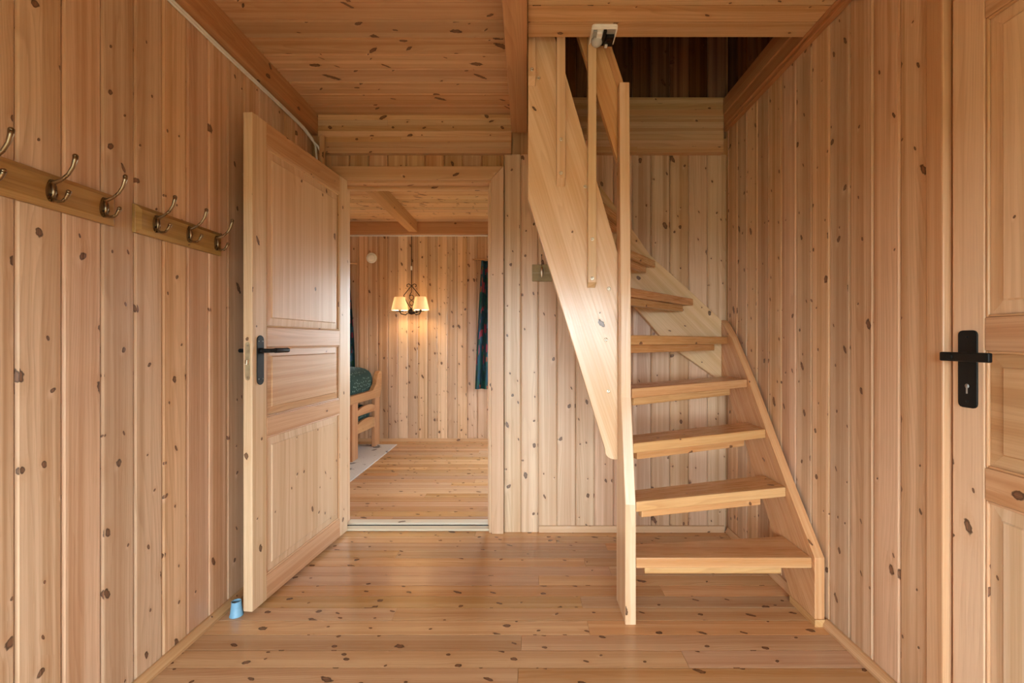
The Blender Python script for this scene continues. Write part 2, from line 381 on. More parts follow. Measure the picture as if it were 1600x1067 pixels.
for q in (3.3, 3.97, 4.64): f.box(1.43, 1.48, q, q+.06, .8, 1.6)
for q in (.8, 1.54): f.box(1.43, 1.48, 3.3, 4.7, q, q+.06, (0, 1, 0))
tag(f.build('window_6', 'trim'), 'unseen two-light window added in the side wall to brighten the next room', 'window', kind='structure')  # window added out of view to bring more daylight into the next room
tag(MB().box(-3.1, -1.37, 2.67, 2.77, 0, 2.7).build('wall_far_front', 'wall'), 'pine partition of the next room beside the doorway', 'wall', kind='structure')
cf = tag(MB().box(-3.1, 1.4, 2.77, 5.2, 2.434, 2.7, (1, 0, 0)).build('ceiling_far', 'ceil'), 'pine panelled ceiling of the room beyond the doorway', 'ceiling', kind='structure')
y = 4.98
while y > 2.95:
    o = link('board', board_mesh(.1105, 4.3, 'ceil'), None, cf)
    o.matrix_local = Matrix(((0, 0, 1, -3.0), (-1, 0, 0, y), (0, 1, 0, ZC+T), (0, 0, 0, 1))); y -= .1105

# ---- beams
def glulam(name, label, x0, x1, y0, y1, z0, z1, lam):
    n = max(1, round((z1-z0)/lam)); h = (z1-z0)/n
    core = MB().box(x0+.003, x1-.003, y0+.006, y1-.003, z0+.003, z1-.003, (1, 0, 0)).build(name, 'beam')
    tag(core, label, 'beam', kind='structure')
    for i in range(n):
        cuts = [x0, x1] if (i*7+n) % 3 else [x0, x0+(x1-x0)*(.3+.4*random.random()), x1]
        for a, b in zip(cuts, cuts[1:]):
            MB().box(a, b-.0004, y0, y1, z0+i*h, z0+(i+1)*h-.0005, (1, 0, 0)).build('lamella', 'beam', core, .0008, 1)
    return core
glulam('trim_1', 'laminated pine beam across the partition above the doorway', -1.207, -.092, 2.622, 2.654, 2.195, 2.419, .033)
glulam('trim_2', 'laminated pine beam on the wall inside the stairwell', .002, 1.128, 2.612, 2.654, 2.195, 2.512, .035)
tag(MB().box(.003, 1.128, 1.8665, 1.888, 2.40, 2.67, (1, 0, 0)).build('trim_3', 'beam', bevel=.002), 'pine edging board along the front of the stairwell opening', 'trim', kind='structure')
b = MB().box(-.091, 0, -1.7, 2.62, 2.31, 2.45, (0, 1, 0)).build('trim_4', 'darkbeam', bevel=.004)
tag(b, 'reddish pine ceiling beam running along the stairwell', 'beam', kind='structure')
b = MB().box(XL+.001, -1.208, -1.7, 2.653, 2.31, 2.433, (0, 1, 0)).build('trim_5', 'darkbeam', bevel=.003)
tag(b, 'reddish pine beam along the top of the coat rack wall', 'beam', kind='structure')
b = MB().box(1.13, XR-.001, .45, 2.653, 2.35, 2.50, (0, 1, 0)).box(1.142, XR-.001, .45, 2.653, 2.332, 2.35, (0, 1, 0)).box(1.122, 1.13, 1.892, 2.61, 2.41, 2.50, (0, 1, 0)).build('trim_6', 'darkbeam', bevel=.003)
tag(b, 'stepped pine edge beam along the top of the staircase wall', 'beam', kind='structure')
b = MB().box(-3.0, 1.3, 5.0, 5.058, 2.29, 2.433, (1, 0, 0)).build('trim_7', 'darkbeam', bevel=.003)
tag(b, 'pine beam along the top of the end wall in the next room', 'beam', kind='structure')
b = MB().box(-1.30, -1.205, 2.79, 4.998, 2.31, 2.44, (0, 1, 0)).build('trim_8', 'darkbeam', bevel=.004)
tag(b, 'pine ceiling beam running through the next room', 'beam', kind='structure')
b = MB().box(-1.188, -1.16, 2.59, 2.621, 0, 2.29).build('trim_9', 'trim', bevel=.009, seg=3)
tag(b, 'slim upright pine batten in the corner behind the open door', 'trim', kind='structure')

# ---- baseboards
def skirting(name, label, pts, plane, a0, a1, g):
    return tag(MB().prism(pts, plane, a0, a1, g).build(name, 'trim', bevel=.002), label, 'baseboard', kind='structure')
pr = lambda s, x: [(x, 0), (x+s*.022, 0), (x+s*.022, .012), (x+s*.010, .034), (x, .034)]
skirting('baseboard_left', 'low pine skirting under the coat rack wall', pr(1, XL), 'xz', -1.7, 2.58, (0, 1, 0))
skirting('baseboard_right', 'low pine skirting under the staircase wall', pr(-1, XR), 'xz', 1.32, 1.766, (0, 1, 0))
skirting('baseboard_right_rear', 'low pine skirting behind the staircase foot', pr(-1, XR), 'xz', 1.94, 2.635, (0, 1, 0))
tag(MB().box(.066, 1.145, YB-.014, YB-.0005, 0, .038, (1, 0, 0)).build('baseboard_back', 'string', bevel=.002), 'pale pine skirting under the staircase', 'baseboard', kind='structure')
tag(MB().box(-2.0, -.42, 5.046, 5.0595, 0, .035, (1, 0, 0)).build('baseboard_far', 'trim', bevel=.002), 'pine skirting of the end wall in the next room', 'baseboard', kind='structure')

# ---- doorway frame
fr = thing('trim_10', (DX1, 2.66, 0), 'pine door frame and mitred casing around the open doorway', 'door frame', kind='structure')
MB().box(DX0-.028, DX0, 2.64, 2.785, 0, DZ).build('jamb', 'door', fr, .002)
MB().box(DX1, DX1+.028, 2.64, 2.785, 0, DZ).build('jamb', 'door', fr, .002)
MB().box(DX0-.028, DX1+.028, 2.64, 2.785, DZ, DZ+.028, (1, 0, 0)).build('head', 'rail', fr, .002)
MB().box(DX1-.012, DX1, 2.70, 2.74, .02, DZ-.012).build('stop', 'door', fr, .002)
MB().box(DX0, DX1, 2.70, 2.74, DZ-.014, DZ, (1, 0, 0)).build('stop', 'rail', fr, .002)
cx0, cx1, cz0, cz1 = DX1+.012, -.1375, DZ+.014, 2.122
MB().prism([(cx0, 0), (cx1, 0), (cx1, cz1), (cx0, cz0)], 'xz', 2.624, 2.64).build('casing', 'door', fr, .003)
MB().prism([(-1.158, cz0), (cx0-.0006, cz0), (cx1-.0006, cz1), (-1.158, cz1)], 'xz', 2.624, 2.64, (1, 0, 0)).build('casing', 'rail', fr, .003)
MB().box(DX0+.001, DX1-.001, 2.66, 2.71, .0005, .014, (1, 0, 0)).build('threshold', 'pale', fr, .004)
MB().box(DX0+.001, DX1-.013, 2.735, 2.79, .0005, .022, (1, 0, 0)).build('threshold', 'pale', fr, .005)
MB().box(DX0+.001, DX1-.013, 2.7105, 2.7345, .0005, .009, (1, 0, 0)).build('threshold', 'black', fr)

# ---- panelled doors: local x from hinge to latch, local y through the leaf, z up
def rounded_plate(w, h, t, y0, rad=None, n=7):
    r = rad or w/2; pts = []
    for cx, cz, a0 in ((w/2-r, h/2-r, 0), (-w/2+r, h/2-r, 90), (-w/2+r, -h/2+r, 180), (w/2-r, -h/2+r, 270)):
        for i in range(n): a = math.radians(a0+90*i/(n-1)); pts.append((cx+r*math.cos(a), cz+r*math.sin(a)))
    return MB().prism(pts, 'xz', y0, y0+t)
def shift(mb, d):
    for p in mb.v: p += V(d)
    return mb
def fielded(x0, x1, z0, z1, g):
    mb = MB()
    for s in (-1, 1):
        e, q, h = .038, s*.009, s*.0165
        a = [(x0, q, z0), (x1, q, z0), (x1, q, z1), (x0, q, z1)]
        st = s*.0125
        b_ = [(x0+e, st, z0+e), (x1-e, st, z0+e), (x1-e, st, z1-e), (x0+e, st, z1-e)]
        e2 = e+.004
        c = [(x0+e2, h, z0+e2), (x1-e2, h, z0+e2), (x1-e2, h, z1-e2), (x0+e2, h, z1-e2)]
        fs = [(i, (i+1) % 4, 4+(i+1) % 4, 4+i) for i in range(4)]+[(4+i, 4+(i+1) % 4, 8+(i+1) % 4, 8+i) for i in range(4)]+[(8, 9, 10, 11)]
        mb.add(a+b_+c, fs, g)
    return mb
def door(name, loc, rz, label, W=.825, H=2.045):
    d = thing(name, loc, label, 'door', kind='structure', rz=rz); st = .088; t = .02
    for a in (0, W-st): MB().box(a, a+st, -t, t, .015, H).build('stile', 'door', d, .003, local=True)
    X0, X1 = st+.0005, W-st-.0005
    zs = dict(bottom=(.016, .118), low=(.705, .788), high=(1.086, 1.172), top=(1.935, H-.001))
    for k, (a, b) in zs.items(): MB().box(X0, X1, -t, t, a, b, (1, 0, 0)).build('rail', 'rail', d, .003, local=True)
    for (a, b, g, mt) in ((.118, .705, (0, 0, 1), 'door'), (.788, 1.086, (1, 0, 0), 'rail'), (1.172, 1.935, (0, 0, 1), 'door')):
        fielded(X0+.0008, X1-.0008, a+.0008, b-.0008, g).build('panel', mt, d, local=True)
        # ovolo bead around the panel, on both faces
        for s in (-1, 1):
            mb = MB(); y0, y1 = s*.0095, s*.0185
            mb.box(X0, X0+.007, min(y0, y1), max(y0, y1), a, b).box(X1-.007, X1, min(y0, y1), max(y0, y1), a, b)
            mb.box(X0+.007, X1-.007, min(y0, y1), max(y0, y1), a, a+.007, (1, 0, 0)).box(X0+.007, X1-.007, min(y0, y1), max(y0, y1), b-.007, b, (1, 0, 0))
            mb.build('bead', 'rail', d, .003, local=True)
    return d
hx, hy = -1.042, 2.638
nx_, ny_ = -1.112, 1.840
W1 = .80
ang = math.atan2(ny_-hy, nx_-hx)
# local +y must face the hall side; the leaf centre lies half a thickness off the hinge line
dv = V((math.cos(ang), math.sin(ang), 0)); nv = V((-dv.y, dv.x, 0))       # local +y
d1 = door('door_1', V((hx, hy, 0))-nv*.0205, ang, 'open three-panel pine door with a slim black rounded handle plate', W=W1, H=2.04)
def lever(s, y0, xl, length, pl=.05):
    """s = side (+1/-1) of the leaf; lever points to the hinge (-x)"""
    mb = MB(); y = s*.02
    mb.lathe([(.012, y), (.012, y+s*.012), (.0085, y+s*.014), (.0085, y+s*pl)], 14, (xl, 0, 0), 'y')
    return mb
LX = W1-.045
for s in (-1, 1):
    pl = rounded_plate(.042, .205, .004, (.02 if s > 0 else -.024)); shift(pl, (LX, 0, 1.033))
    plate = tag(pl.build('handle_plate', 'black', d1, .001, local=True), 'black rounded handle plate')
    for dx in (-.012, .012):
        for dz in (.078, -.078):
            sc = MB().lathe([(.003, .024*s), (.0025, .0252*s), (.0001, .0255*s)], 10, (LX+dx, 0, 1.033+dz), 'y'); sc.build('screw', 'grey', plate, local=True)
    mb = lever(s, 0, LX, .11, .045)
    mb2 = MB().tube([(LX+.008, s*.062, 1.072), (LX-.035, s*.062, 1.072), (LX-.036, s*.062, 1.072), (LX-.125, s*.062, 1.072)], [.0085, .0085, .0105, .0105], 12)
    shift(mb, (0, 0, 1.072)); mb.add(mb2.v, mb2.f, (1, 0, 0), True)
    mb.build('lever', 'black', d1, .0008, local=True)
# lock plate in the leaf edge
pl = rounded_plate(.02, .155, .0015, 0); mb = MB().add([(W1+p.y, p.x, p.z+1.03) for p in pl.v], pl.f)
lk = tag(mb.build('lock_plate', 'brass', d1, local=True), 'dull brass lock plate')
MB().prism([(W1+.0015, -.008), (W1+.013, -.004), (W1+.013, .006), (W1+.0015, .008)], 'xy', 1.016, 1.036).build('latch_bolt', 'steel', lk, .001, local=True)
for z in (.965, 1.095): MB().lathe([(.004, W1+.0015), (.0001, W1+.0022)], 10, (0, 0, z), 'x').build('screw', 'steel', lk, local=True)
for z in (.25, 1.75):
    MB().lathe([(.007, z-.045), (.007, z+.045)], 12, (-.006, -.024, 0)).build('hinge', 'steel', d1, local=True)

LX = .825-.045
# closed door in the right wall: leaf in plane x = XR, hinge towards the viewer
d2 = door('door_2', (XR+.022, .428, 0), R90, 'closed three-panel pine door with a broad black handle plate')
for s in (1,):
    pl = rounded_plate(.052, .205, .005, .02, rad=.012, n=4); shift(pl, (LX-.002, 0, 1.037)); plate = tag(pl.build('handle_plate', 'black', d2, .0015, local=True), 'black forged handle plate')
    MB().lathe([(.0062, .0252), (.0001, .0256)], 12, (LX-.002, 0, .992), 'y').add([(LX-.0045, .0254, .972), (LX+.0005, .0254, .972), (LX+.0005, .0254, .99), (LX-.0045, .0254, .99)], [(0, 1, 2, 3)]).build('keyhole', 'grey', plate, local=True)
    for z in (1.122, .952): MB().lathe([(.004, .025), (.003, .0265), (.0001, .027)], 10, (LX-.002, 0, z), 'y').build('screw', 'black', plate, local=True)
    mb = MB().lathe([(.013, .025), (.011, .048), (.009, .072)], 14, (LX, 0, 1.07), 'y')
    mb.box(LX-.102, LX+.03, .058, .07, 1.058, 1.082, (1, 0, 0))
    mb.build('lever', 'black', d2, .003, local=True)
f2 = thing('trim_11', (XR, 1.27, 0), 'pine casing around the closed door in the staircase wall', 'door frame', kind='structure')
MB().box(XR-.016, XR+.012, 1.262, 1.3165, 0, 2.125).build('casing', 'trim', f2, .004)
MB().box(XR-.016, XR+.012, .35, 1.2615, 2.065, 2.125, (0, 1, 0)).build('casing', 'trim', f2, .004)
MB().box(XR-.016, XR+.012, .35, .42, 0, 2.0645).build('casing', 'trim', f2, .004)
MB().box(XR+.0125, XR+.1, 1.2555, 1.284, 0, 2.09).build('jamb', 'trim', f2)
MB().box(XR+.0125, XR+.1, .402, .425, 0, 2.09).build('jamb', 'trim', f2)
MB().box(XR+.0125, XR+.1, .4255, 1.255, 2.05, 2.09, (0, 1, 0)).build('jamb', 'trim', f2)
MB().box(XR+.06, XR+.09, .4255, 1.255, 0.001, 2.0495).build('backing', 'trim', f2)

# ================================================================== STAIRCASE
st = thing('staircase', (.75, 2.1, 0), 'open-tread winding pine staircase with a slatted handrail', 'staircase')
def seg_normal(pts): return pts
# newel: deeper at the foot, slimmer above
MB().prism([(1.78, 0), (1.957, 0), (1.957, 2.19), (1.893, 2.19), (1.868, 1.3), (1.864, .88), (1.782, .47)], 'yz', .383, .4255).build('newel_post', 'string', st, .004)
# wall stringer (right)
MB().prism([(1.768, .03), (1.768, .268), (1.956, .486), (2.131, .70), (2.305, .919), (2.50, 1.135), (2.60, 1.215), (2.64, 1.235), (2.64, .88), (2.521, .80), (2.322, .57), (2.098, .273), (1.932, .03)], 'yz', 1.117, 1.156, (0, .63, .77)).build('stringer', 'stair', st, .003)
MB().box(1.1165, 1.158, 1.766, 1.94, 0, .0295, (0, 1, 0)).build('foot_block', 'stair', st, .002)
# rear stringer along the back wall
MB().prism([(1.1165, 1.232), (.903, 1.43), (.709, 1.602), (.595, 1.765), (.40, 2.03), (.01, 2.58), (.01, 2.12), (.40, 1.60), (.622, 1.307), (.755, 1.15), (.88, 1.043), (1.067, .913), (1.1165, .885)], 'xz', 2.611 if False else 2.6135, 2.6525, (-.7, 0, .7)).build('stringer', 'string2', st, .003)
# inner stringer of the upper flight
arc = [(.383, .61)]
c0 = (.372, .648)
for i in range(6):
    a = math.radians(265-13*i); arc.append((.368+.04*math.cos(a), .65+.04*math.sin(a)))
inner = [(.003, 1.715)]+[(.329, .655)]+list(reversed(arc))+[(.383, 1.485), (.115, 2.405), (.04, 2.66), (.003, 2.66)]
MB().prism(inner, 'xz', 1.925, 1.963, (-.3, 0, .95)).build('stringer', 'string', st, .003)
RISE = .2187
tr = [
 [(.4265, 1.783), (1.116, 1.783), (1.116, 1.985), (.4265, 1.90)],
 [(.4265, 1.785), (1.116, 1.964), (1.116, 2.145), (.4265, 1.92)],
 [(.4265, 1.832), (1.116, 2.131), (1.116, 2.32), (.4265, 1.985)],
 [(.4265, 1.855), (1.116, 2.309), (1.116, 2.53), (.4265, 2.03)],
 [(.4265, 1.875), (1.116, 2.532), (1.116, 2.612), (.90, 2.612), (.40, 2.08), (.40, 1.964), (.4265, 1.958)],
 [(.378, 1.9645), (.952, 2.612), (.69, 2.612), (.25, 1.9645)],
 [(.30, 1.9645), (.735, 2.612), (.53, 2.612), (.18, 1.9645)],
 [(.235, 1.9645), (.575, 2.612), (.37, 2.612), (.115, 1.9645)],
 [(.175, 1.9645), (.415, 2.612), (.21, 2.612), (.05, 1.9645)],
 [(.115, 1.9645), (.255, 2.612), (.05, 2.612), (.004, 1.9645)],
 [(.06, 1.9645), (.11, 2.612), (.004, 2.612), (.004, 1.9645)]]
for k, p in enumerate(tr):
    z = .262+RISE*k; a, b_ = V((*p[0], 0)), V((*p[1], 0)); e = (b_-a).normalized(); nrm = V((-e.y, e.x, 0))
    t_ = MB().prism(p, 'xy', z-.041, z, e).build('tread', 'stair', st, .004, 2)
    if k < 9:
        L = (b_-a).length; s0 = .04; s1 = L-(.105 if k < 5 else .075)
        if k >= 5: s0 = .03
        q = [a+e*s0+nrm*.028, a+e*s1+nrm*.028, a+e*s1+nrm*.056, a+e*s0+nrm*.056]
        MB().prism([(v.x, v.y) for v in q], 'xy', z-.041-.035, z-.0412, e).build('batten', 'stair', t_, .003, 2, local=False).location = V((0, 0, 0))
# children of treads were built with the tread's offset of zero: move them like the tread
for t_ in list(st.children):
    for ch in t_.children:
        if ch.name.startswith('batten'): ch.location = -org[st.name]
# handrail board with its cap
slope = 3.2
rail_lo = lambda x: 2.384-(x-.222)*3.2
rail_hi = lambda x: 2.373-(x-.319)*3.0
hr = MB().prism([(.003, rail_lo(.003)), (.3825, rail_lo(.3825)), (.3825, rail_hi(.3825)), (.003, rail_hi(.003))], 'xz', 1.927, 1.961, (-.3, 0, .95)).build('handrail', 'stair', st, .003)
cap = MB().prism([(.003, rail_hi(.003)+.001), (.3825, rail_hi(.3825)+.001), (.3825, rail_hi(.3825)+.003), (.41, 2.2), (.406, 2.22), (.003, rail_hi(.003)+.118)], 'xz', 1.935, 1.985, (-.3, 0, .95)).build('cap', 'stair', hr, .004)
cap.location = -org[st.name]
def screw_y(parent, x, y, z, r=.008, top=True):
    o = MB().lathe([(r, y), (r*.9, y-.0015), (r*.35, y-.0018), (r*.3, y-.0008), (.0001, y-.0008)], 14, (x, 0, z), 'y').build('screw', 'steel', parent)
    if parent is not st: o.location = -org[st.name]
for (x0, x1, zf, zb, scr) in ((.003, .034, 2.212, 2.189, (2.24,)), (.1225, .158, 1.790, 1.764, (1.81, 1.95)), (.2527, .287, 1.356, 1.336, (1.372, 1.535))):
    bl = MB().prism([(1.89, zf), (1.9245, zb), (1.9245, 3.45), (1.89, 3.45)], 'yz', x0, x1).build('baluster', 'string', st, .002)
    for z in scr: screw_y(bl, (x0+x1)/2, 1.89, z)
for x, z in ((.345, 1.333), (.332, 1.118), (.245, 1.765), (.048, 2.225), (.343, .9)): screw_y(st, x, 1.925, z)
# ================================================================== THINGS
# ---- coat racks
def hook_meshes():
    arm = MB()
    P = [(0, .018), (.012, .022), (.028, .029), (.044, .042), (.056, .060), (.062, .080), (.063, .088)]
    arm.tube([(o, 0, z) for o, z in P], [.0065, .005, .0042, .0042, .0044, .0056, .0062], 10); arm.ball((.063, 0, .089), .0064)
    Q = [(0, -.018), (.008, -.024), (.018, -.028), (.029, -.027), (.038, -.020), (.044, -.009), (.046, -.004)]
    arm.tube([(o, 0, z) for o, z in Q], [.006, .0045, .004, .004, .0042, .0052, .0056], 10); arm.ball((.046, 0, -.003), .0058)
    arm.tube([(.004, 0, .022), (.007, 0, .005), (.007, 0, -.005), (.004, 0, -.02)], [.004, .006, .006, .004], 8)
    pts = [(.0135*math.cos(a)*(1-.18*math.sin(a)), .03*math.sin(a)) for a in [2*math.pi*i/20 for i in range(20)]]
    bp = MB().prism(pts, 'yz', 0, .004)
    return arm, bp
arm_mb, bp_mb = hook_meshes()
arm_me = arm_mb.mesh('hook'); arm_me.materials.append(M['bronze'])
bp_me = bp_mb.mesh('backplate'); bp_me.materials.append(M['bronze'])
sc_me = MB().lathe([(.0035, .004), (.0025, .006), (.0001, .0065)], 10, (0, 0, .0), 'x').mesh('screw'); sc_me.materials.append(M['iron'])
def rack(loc, y0, y1, hooks, label):
    r = thing('coat_rack', loc, label, 'coat rack', 'coat racks on the panelled wall')
    z0, z1 = 1.455, 1.546; x0, x1 = XL+.0005, XL+.021
    bv = .014
    mb = MB(); a = [(x0, y0, z0), (x0, y1, z0), (x0, y1, z1), (x0, y0, z1)]
    b_ = [(x0+.011, y0, z0), (x0+.011, y1, z0), (x0+.011, y1, z1), (x0+.011, y0, z1)]
    c = [(x1, y0+bv, z0+bv), (x1, y1-bv, z0+bv), (x1, y1-bv, z1-bv), (x1, y0+bv, z1-bv)]
    fs = [(0, 1, 2, 3), (8, 9, 10, 11)]+[(i, (i+1) % 4, 4+(i+1) % 4, 4+i) for i in range(4)]+[(4+i, 4+(i+1) % 4, 8+(i+1) % 4, 8+i) for i in range(4)]
    mb.add(a+b_+c, fs, (0, 1, 0)).build('backboard', 'rack', r, .001, 1)
    for hy_ in hooks:
        h = link('hook', arm_me, None, r); h.location = V((x1+.0002, hy_, 1.499))-V(loc)
        p = link('backplate', bp_me, None, h)
        for dz in (.012, -.012):
            s_ = link('screw', sc_me, None, h); s_.location = (.0005, .006 if dz > 0 else -.006, dz)
    return r
rack((XL, 1.15, 1.455), .92, 1.366, (1.028, 1.174, 1.320), 'stained pine coat rack with brass hooks, the one farther from the open door')
rack((XL, 1.64, 1.455), 1.437, 1.840, (1.506, 1.653, 1.798), 'short stained pine coat rack with three brass hooks nearest the open door')

# ---- twin white cable along the beam
mb = MB()
for k, dz in enumerate((0, -.0105)):
    pts = [(XL+.008, yy, 2.302+dz+(.0015*math.sin(yy*9))) for yy in [.2+.15*i for i in range(16)]]
    pts += [(XL+.012, 2.52, 2.296+dz), (XL+.03, 2.58, 2.262+dz), (XL+.042+.012*k, 2.595, 2.225), (XL+.046+.02*k, 2.60, 2.16 if k == 0 else 2.20)]
    if k == 0: pts += [(XL+.05, 2.605, 2.05)]
    mb.tube(pts, .0052, 8)
tag(mb.build('cable', 'cable', loc=(XL, .2, 2.29)), 'twin white cable clipped below the beam above the coat racks', 'cable')

# ---- open sensor on the header beam
ZS = 2.3566
s_ = thing('motion_sensor', (.305, 1.84, 2.357), 'opened white sensor unit with bare electronics under the ceiling edge', 'sensor')
pl = rounded_plate(.102, .104, .010, 0, rad=.012); MB().add([(p.x+.306, p.z+1.8365, ZS-p.y) for p in pl.v], pl.f).build('base', 'white', s_, .002)
for (x0, x1, y0, y1) in ((.2555, .2605, 1.794, 1.886), (.3515, .3565, 1.794, 1.886), (.2605, .3515, 1.789, 1.7945)):
    MB().box(x0, x1, y0, y1, ZS-.017, ZS-.009).build('rim', 'white', s_, .002)
MB().box(.279, .301, 1.815, 1.845, ZS-.02, ZS-.0102).build('relay', 'white', s_, .002)
MB().box(.263, .278, 1.805, 1.84, ZS-.018, ZS-.0102).build('terminal', 'grey', s_, .001)
MB().box(.303, .315, 1.80, 1.886, ZS-.022, ZS-.0102).build('circuit', 'black', s_, .001)
MB().box(.317, .349, 1.825, 1.886, ZS-.026, ZS-.0102).build('housing', 'black', s_, .003)
MB().box(.317, .349, 1.80, 1.823, ZS-.016, ZS-.0102).build('circuit', 'grey', s_, .001)
MB().lathe([(.013, ZS-.026), (.010, ZS-.030), (.0001, ZS-.031)], 20, (.332, 1.845, 0)).build('lens_ring', 'iron', s_)
MB().box(.318, .329, 1.868, 1.884, ZS-.033, ZS-.026).build('plug', 'white', s_, .001)
MB().lathe([(.022, ZS-.0102), (.0235, ZS-.018), (.020, ZS-.03), (.012, ZS-.037), (.0001, ZS-.039)], 24, (.284, 1.863, 0)).build('dome', 'dome', s_)

# ---- plate with hanging pull beside the staircase
k = thing('pull_switch', (.10, 2.65, 1.46), 'olive wooden plate with a hanging silver drop pull beside the doorway', 'pull switch')
MB().box(.028, .145, 2.636, 2.6505, 1.46, 1.556, (1, 0, 0)).build('plate', 'olive', k, .002)
MB().box(.030, .143, 2.634, 2.636, 1.506, 1.509, (1, 0, 0)).build('groove_strip', 'brass', k)
MB().tube([(.083, 2.63, 1.61), (.083, 2.63, 1.53)], .0016, 6).lathe([(.003, 1.606), (.003, 1.614)], 8, (.083, 2.634, 0)).build('cord', 'iron', k)
MB().lathe([(.0001, 1.476), (.004, 1.482), (.009, 1.50), (.0105, 1.512), (.008, 1.527), (.004, 1.538), (.0025, 1.546), (.0001, 1.548)], 16, (.083, 2.62, 0)).build('drop', 'steel', k)

# ---- pale blue plastic cup holding the door
dc = (-1.145, 1.858)
MB().lathe([(.0255, .0), (.0255, .003), (.023, .005), (.018, .055), (.0185, .058), (.0155, .058), (.0165, .01), (.0001, .01)], 28, (dc[0]-.035, dc[1]-.012, 0)).build('door_stop_cup', 'blue', loc=(dc[0]-.035, dc[1]-.012, 0))
tag(bpy.data.objects['door_stop_cup'], 'small pale blue plastic cone on the floor behind the open door', 'door stop')

# ================================================================== NEXT ROOM
# ---- wall lamp
lm = thing('wall_lamp', (-1.25, 5.0, 1.50), 'dark iron wall lamp with two pleated cream shades', 'lamp')
YL = 4.86
def spiral(cx, cz, s, y=YL, r0=.028, turns=1.1, n=14):
    return [(cx+s*r0*(1-.55*i/n)*math.cos(2*math.pi*turns*i/n), y, cz+r0*(1-.55*i/n)*math.sin(2*math.pi*turns*i/n)) for i in range(n+1)]
LXc = -1.237
MB().tube([(-1.283, 5.045, 2.29), (-1.283, 5.045, 1.72), (-1.28, 5.03, 1.66), (-1.27, YL+.04, 1.60)], .004, 6).build('cord', 'iron', lm)
MB().box(-1.292, -1.276, 5.03, 5.052, 1.90, 1.945).build('cord_switch', 'white', lm, .003)
MB().lathe([(.035, 5.055), (.035, 5.045), (.02, 5.035), (.012, YL+.03)], 18, (LXc, 0, 1.46), 'y').build('wall_bracket', 'iron', lm)
sc = MB()
for s in (-1, 1):
    sc.tube([(LXc+s*.085, YL, 1.60), (LXc+s*.03, YL, 1.67), (LXc, YL, 1.705), (LXc-s*.03, YL, 1.725), (LXc-s*.048, YL, 1.718), (LXc-s*.05, YL, 1.70), (LXc-s*.037, YL, 1.694)], .0045, 7)
    sc.tube([(LXc+s*.085, YL, 1.60), (LXc+s*.05, YL, 1.53), (LXc+s*.012, YL, 1.47), (LXc, YL, 1.44)], .0045, 7)
for cz in (1.58, 1.52): sc.tube([(LXc+.022*math.cos(a), YL, cz+.026*math.sin(a)) for a in [2*math.pi*i/14 for i in range(15)]], .004, 6)
sc.build('scroll', 'iron', lm)
MB().lathe([(.0001, 1.395), (.03, 1.405), (.045, 1.43), (.03, 1.45), (.012, 1.46), (.0001, 1.461)], 18, (LXc, YL, 0)).build('body', 'iron', lm)
shade_m = bpy.data.materials.new('pleated_cream_fabric'); t = NT(shade_m)
tl = t.n.new('ShaderNodeBsdfTranslucent'); df = t.n.new('ShaderNodeBsdfDiffuse'); mx = t.n.new('ShaderNodeMixShader')
nz = t.noise(t.n.new('ShaderNodeTexCoord').outputs['Object'], 60, 2, dim='3D')
cl = t.mix(nz, (.74, .62, .46), (.84, .74, .58)); t.put(tl.inputs[0], cl); t.put(df.inputs[0], cl)
mx.inputs[0].default_value = .12; t.l.new(df.outputs[0], mx.inputs[1]); t.l.new(tl.outputs[0], mx.inputs[2]); t.l.new(mx.outputs[0], t.n['Material Output'].inputs[0])
M['shade'] = shade_m
bulb = bpy.data.materials.new('lit_bulb'); t = NT(bulb); t.bsdf.inputs['Emission Color'].default_value = (1, .72, .38, 1); t.bsdf.inputs['Emission Strength'].default_value = 4
M['bulb'] = bulb
for sx, dz in ((-.125, 0), (.098, .004)):
    ax, az = LXc+sx, 1.475+dz
    MB().tube([(LXc+math.copysign(.02, sx), YL, 1.43), (LXc+sx*.5, YL, 1.395), (ax-sx*.12, YL, 1.405), (ax, YL, 1.43+dz)], .006, 8).build('arm', 'iron', lm)
    MB().lathe([(.0001, 1.425+dz), (.04, 1.428+dz), (.043, 1.436+dz), (.014, 1.438+dz), (.012, 1.47+dz), (.0001, 1.471+dz)], 18, (ax, YL, 0)).build('dish', 'iron', lm)
    MB().lathe([(.0001, 1.471+dz), (.012, 1.48+dz), (.019, 1.50+dz), (.015, 1.525+dz), (.0001, 1.54+dz)], 14, (ax, YL, 0)).build('bulb', 'bulb', lm)
    sh = MB().lathe([(.085, az-.03), (.084, az-.026), (.055, az+.106), (.053, az+.108)], 56, (ax, YL, 0), star=.045).build('lamp_shade', 'shade', lm)
    sh['label'] = 'pleated cream fabric shade'
    MB().tube([(ax+.0845*math.cos(a), YL+.0845*math.sin(a), az-.03) for a in [2*math.pi*i/32 for i in range(33)]], .003, 6).build('shade_rim', 'white', sh).location = -V((-1.25, 5.0, 1.50))
    ld = bpy.data.lights.new('bulb_light', 'POINT'); ld.energy = 1.8; ld.color = (1, .66, .32); ld.shadow_soft_size = .02
    lo = bpy.data.objects.new('bulb_light', ld); C.objects.link(lo); lo.parent = lm; lo.location = V((ax, YL+.032, 1.492+dz))-V((-1.25, 5.0, 1.50))
# ---- round vent
v = thing('wall_vent', (-1.725, 5.046, 2.035), 'round white vent disc high on the end wall of the next room', 'vent')
MB().lathe([(.058, 5.0455), (.058, 5.036), (.05, 5.031), (.042, 5.034)], 30, (-1.725, 0, 2.035), 'y').build('ring', 'white', v)
MB().lathe([(.041, 5.036), (.039, 5.024), (.025, 5.020), (.0001, 5.019)], 30, (-1.725, 0, 2.035), 'y').build('disc', 'white', v)
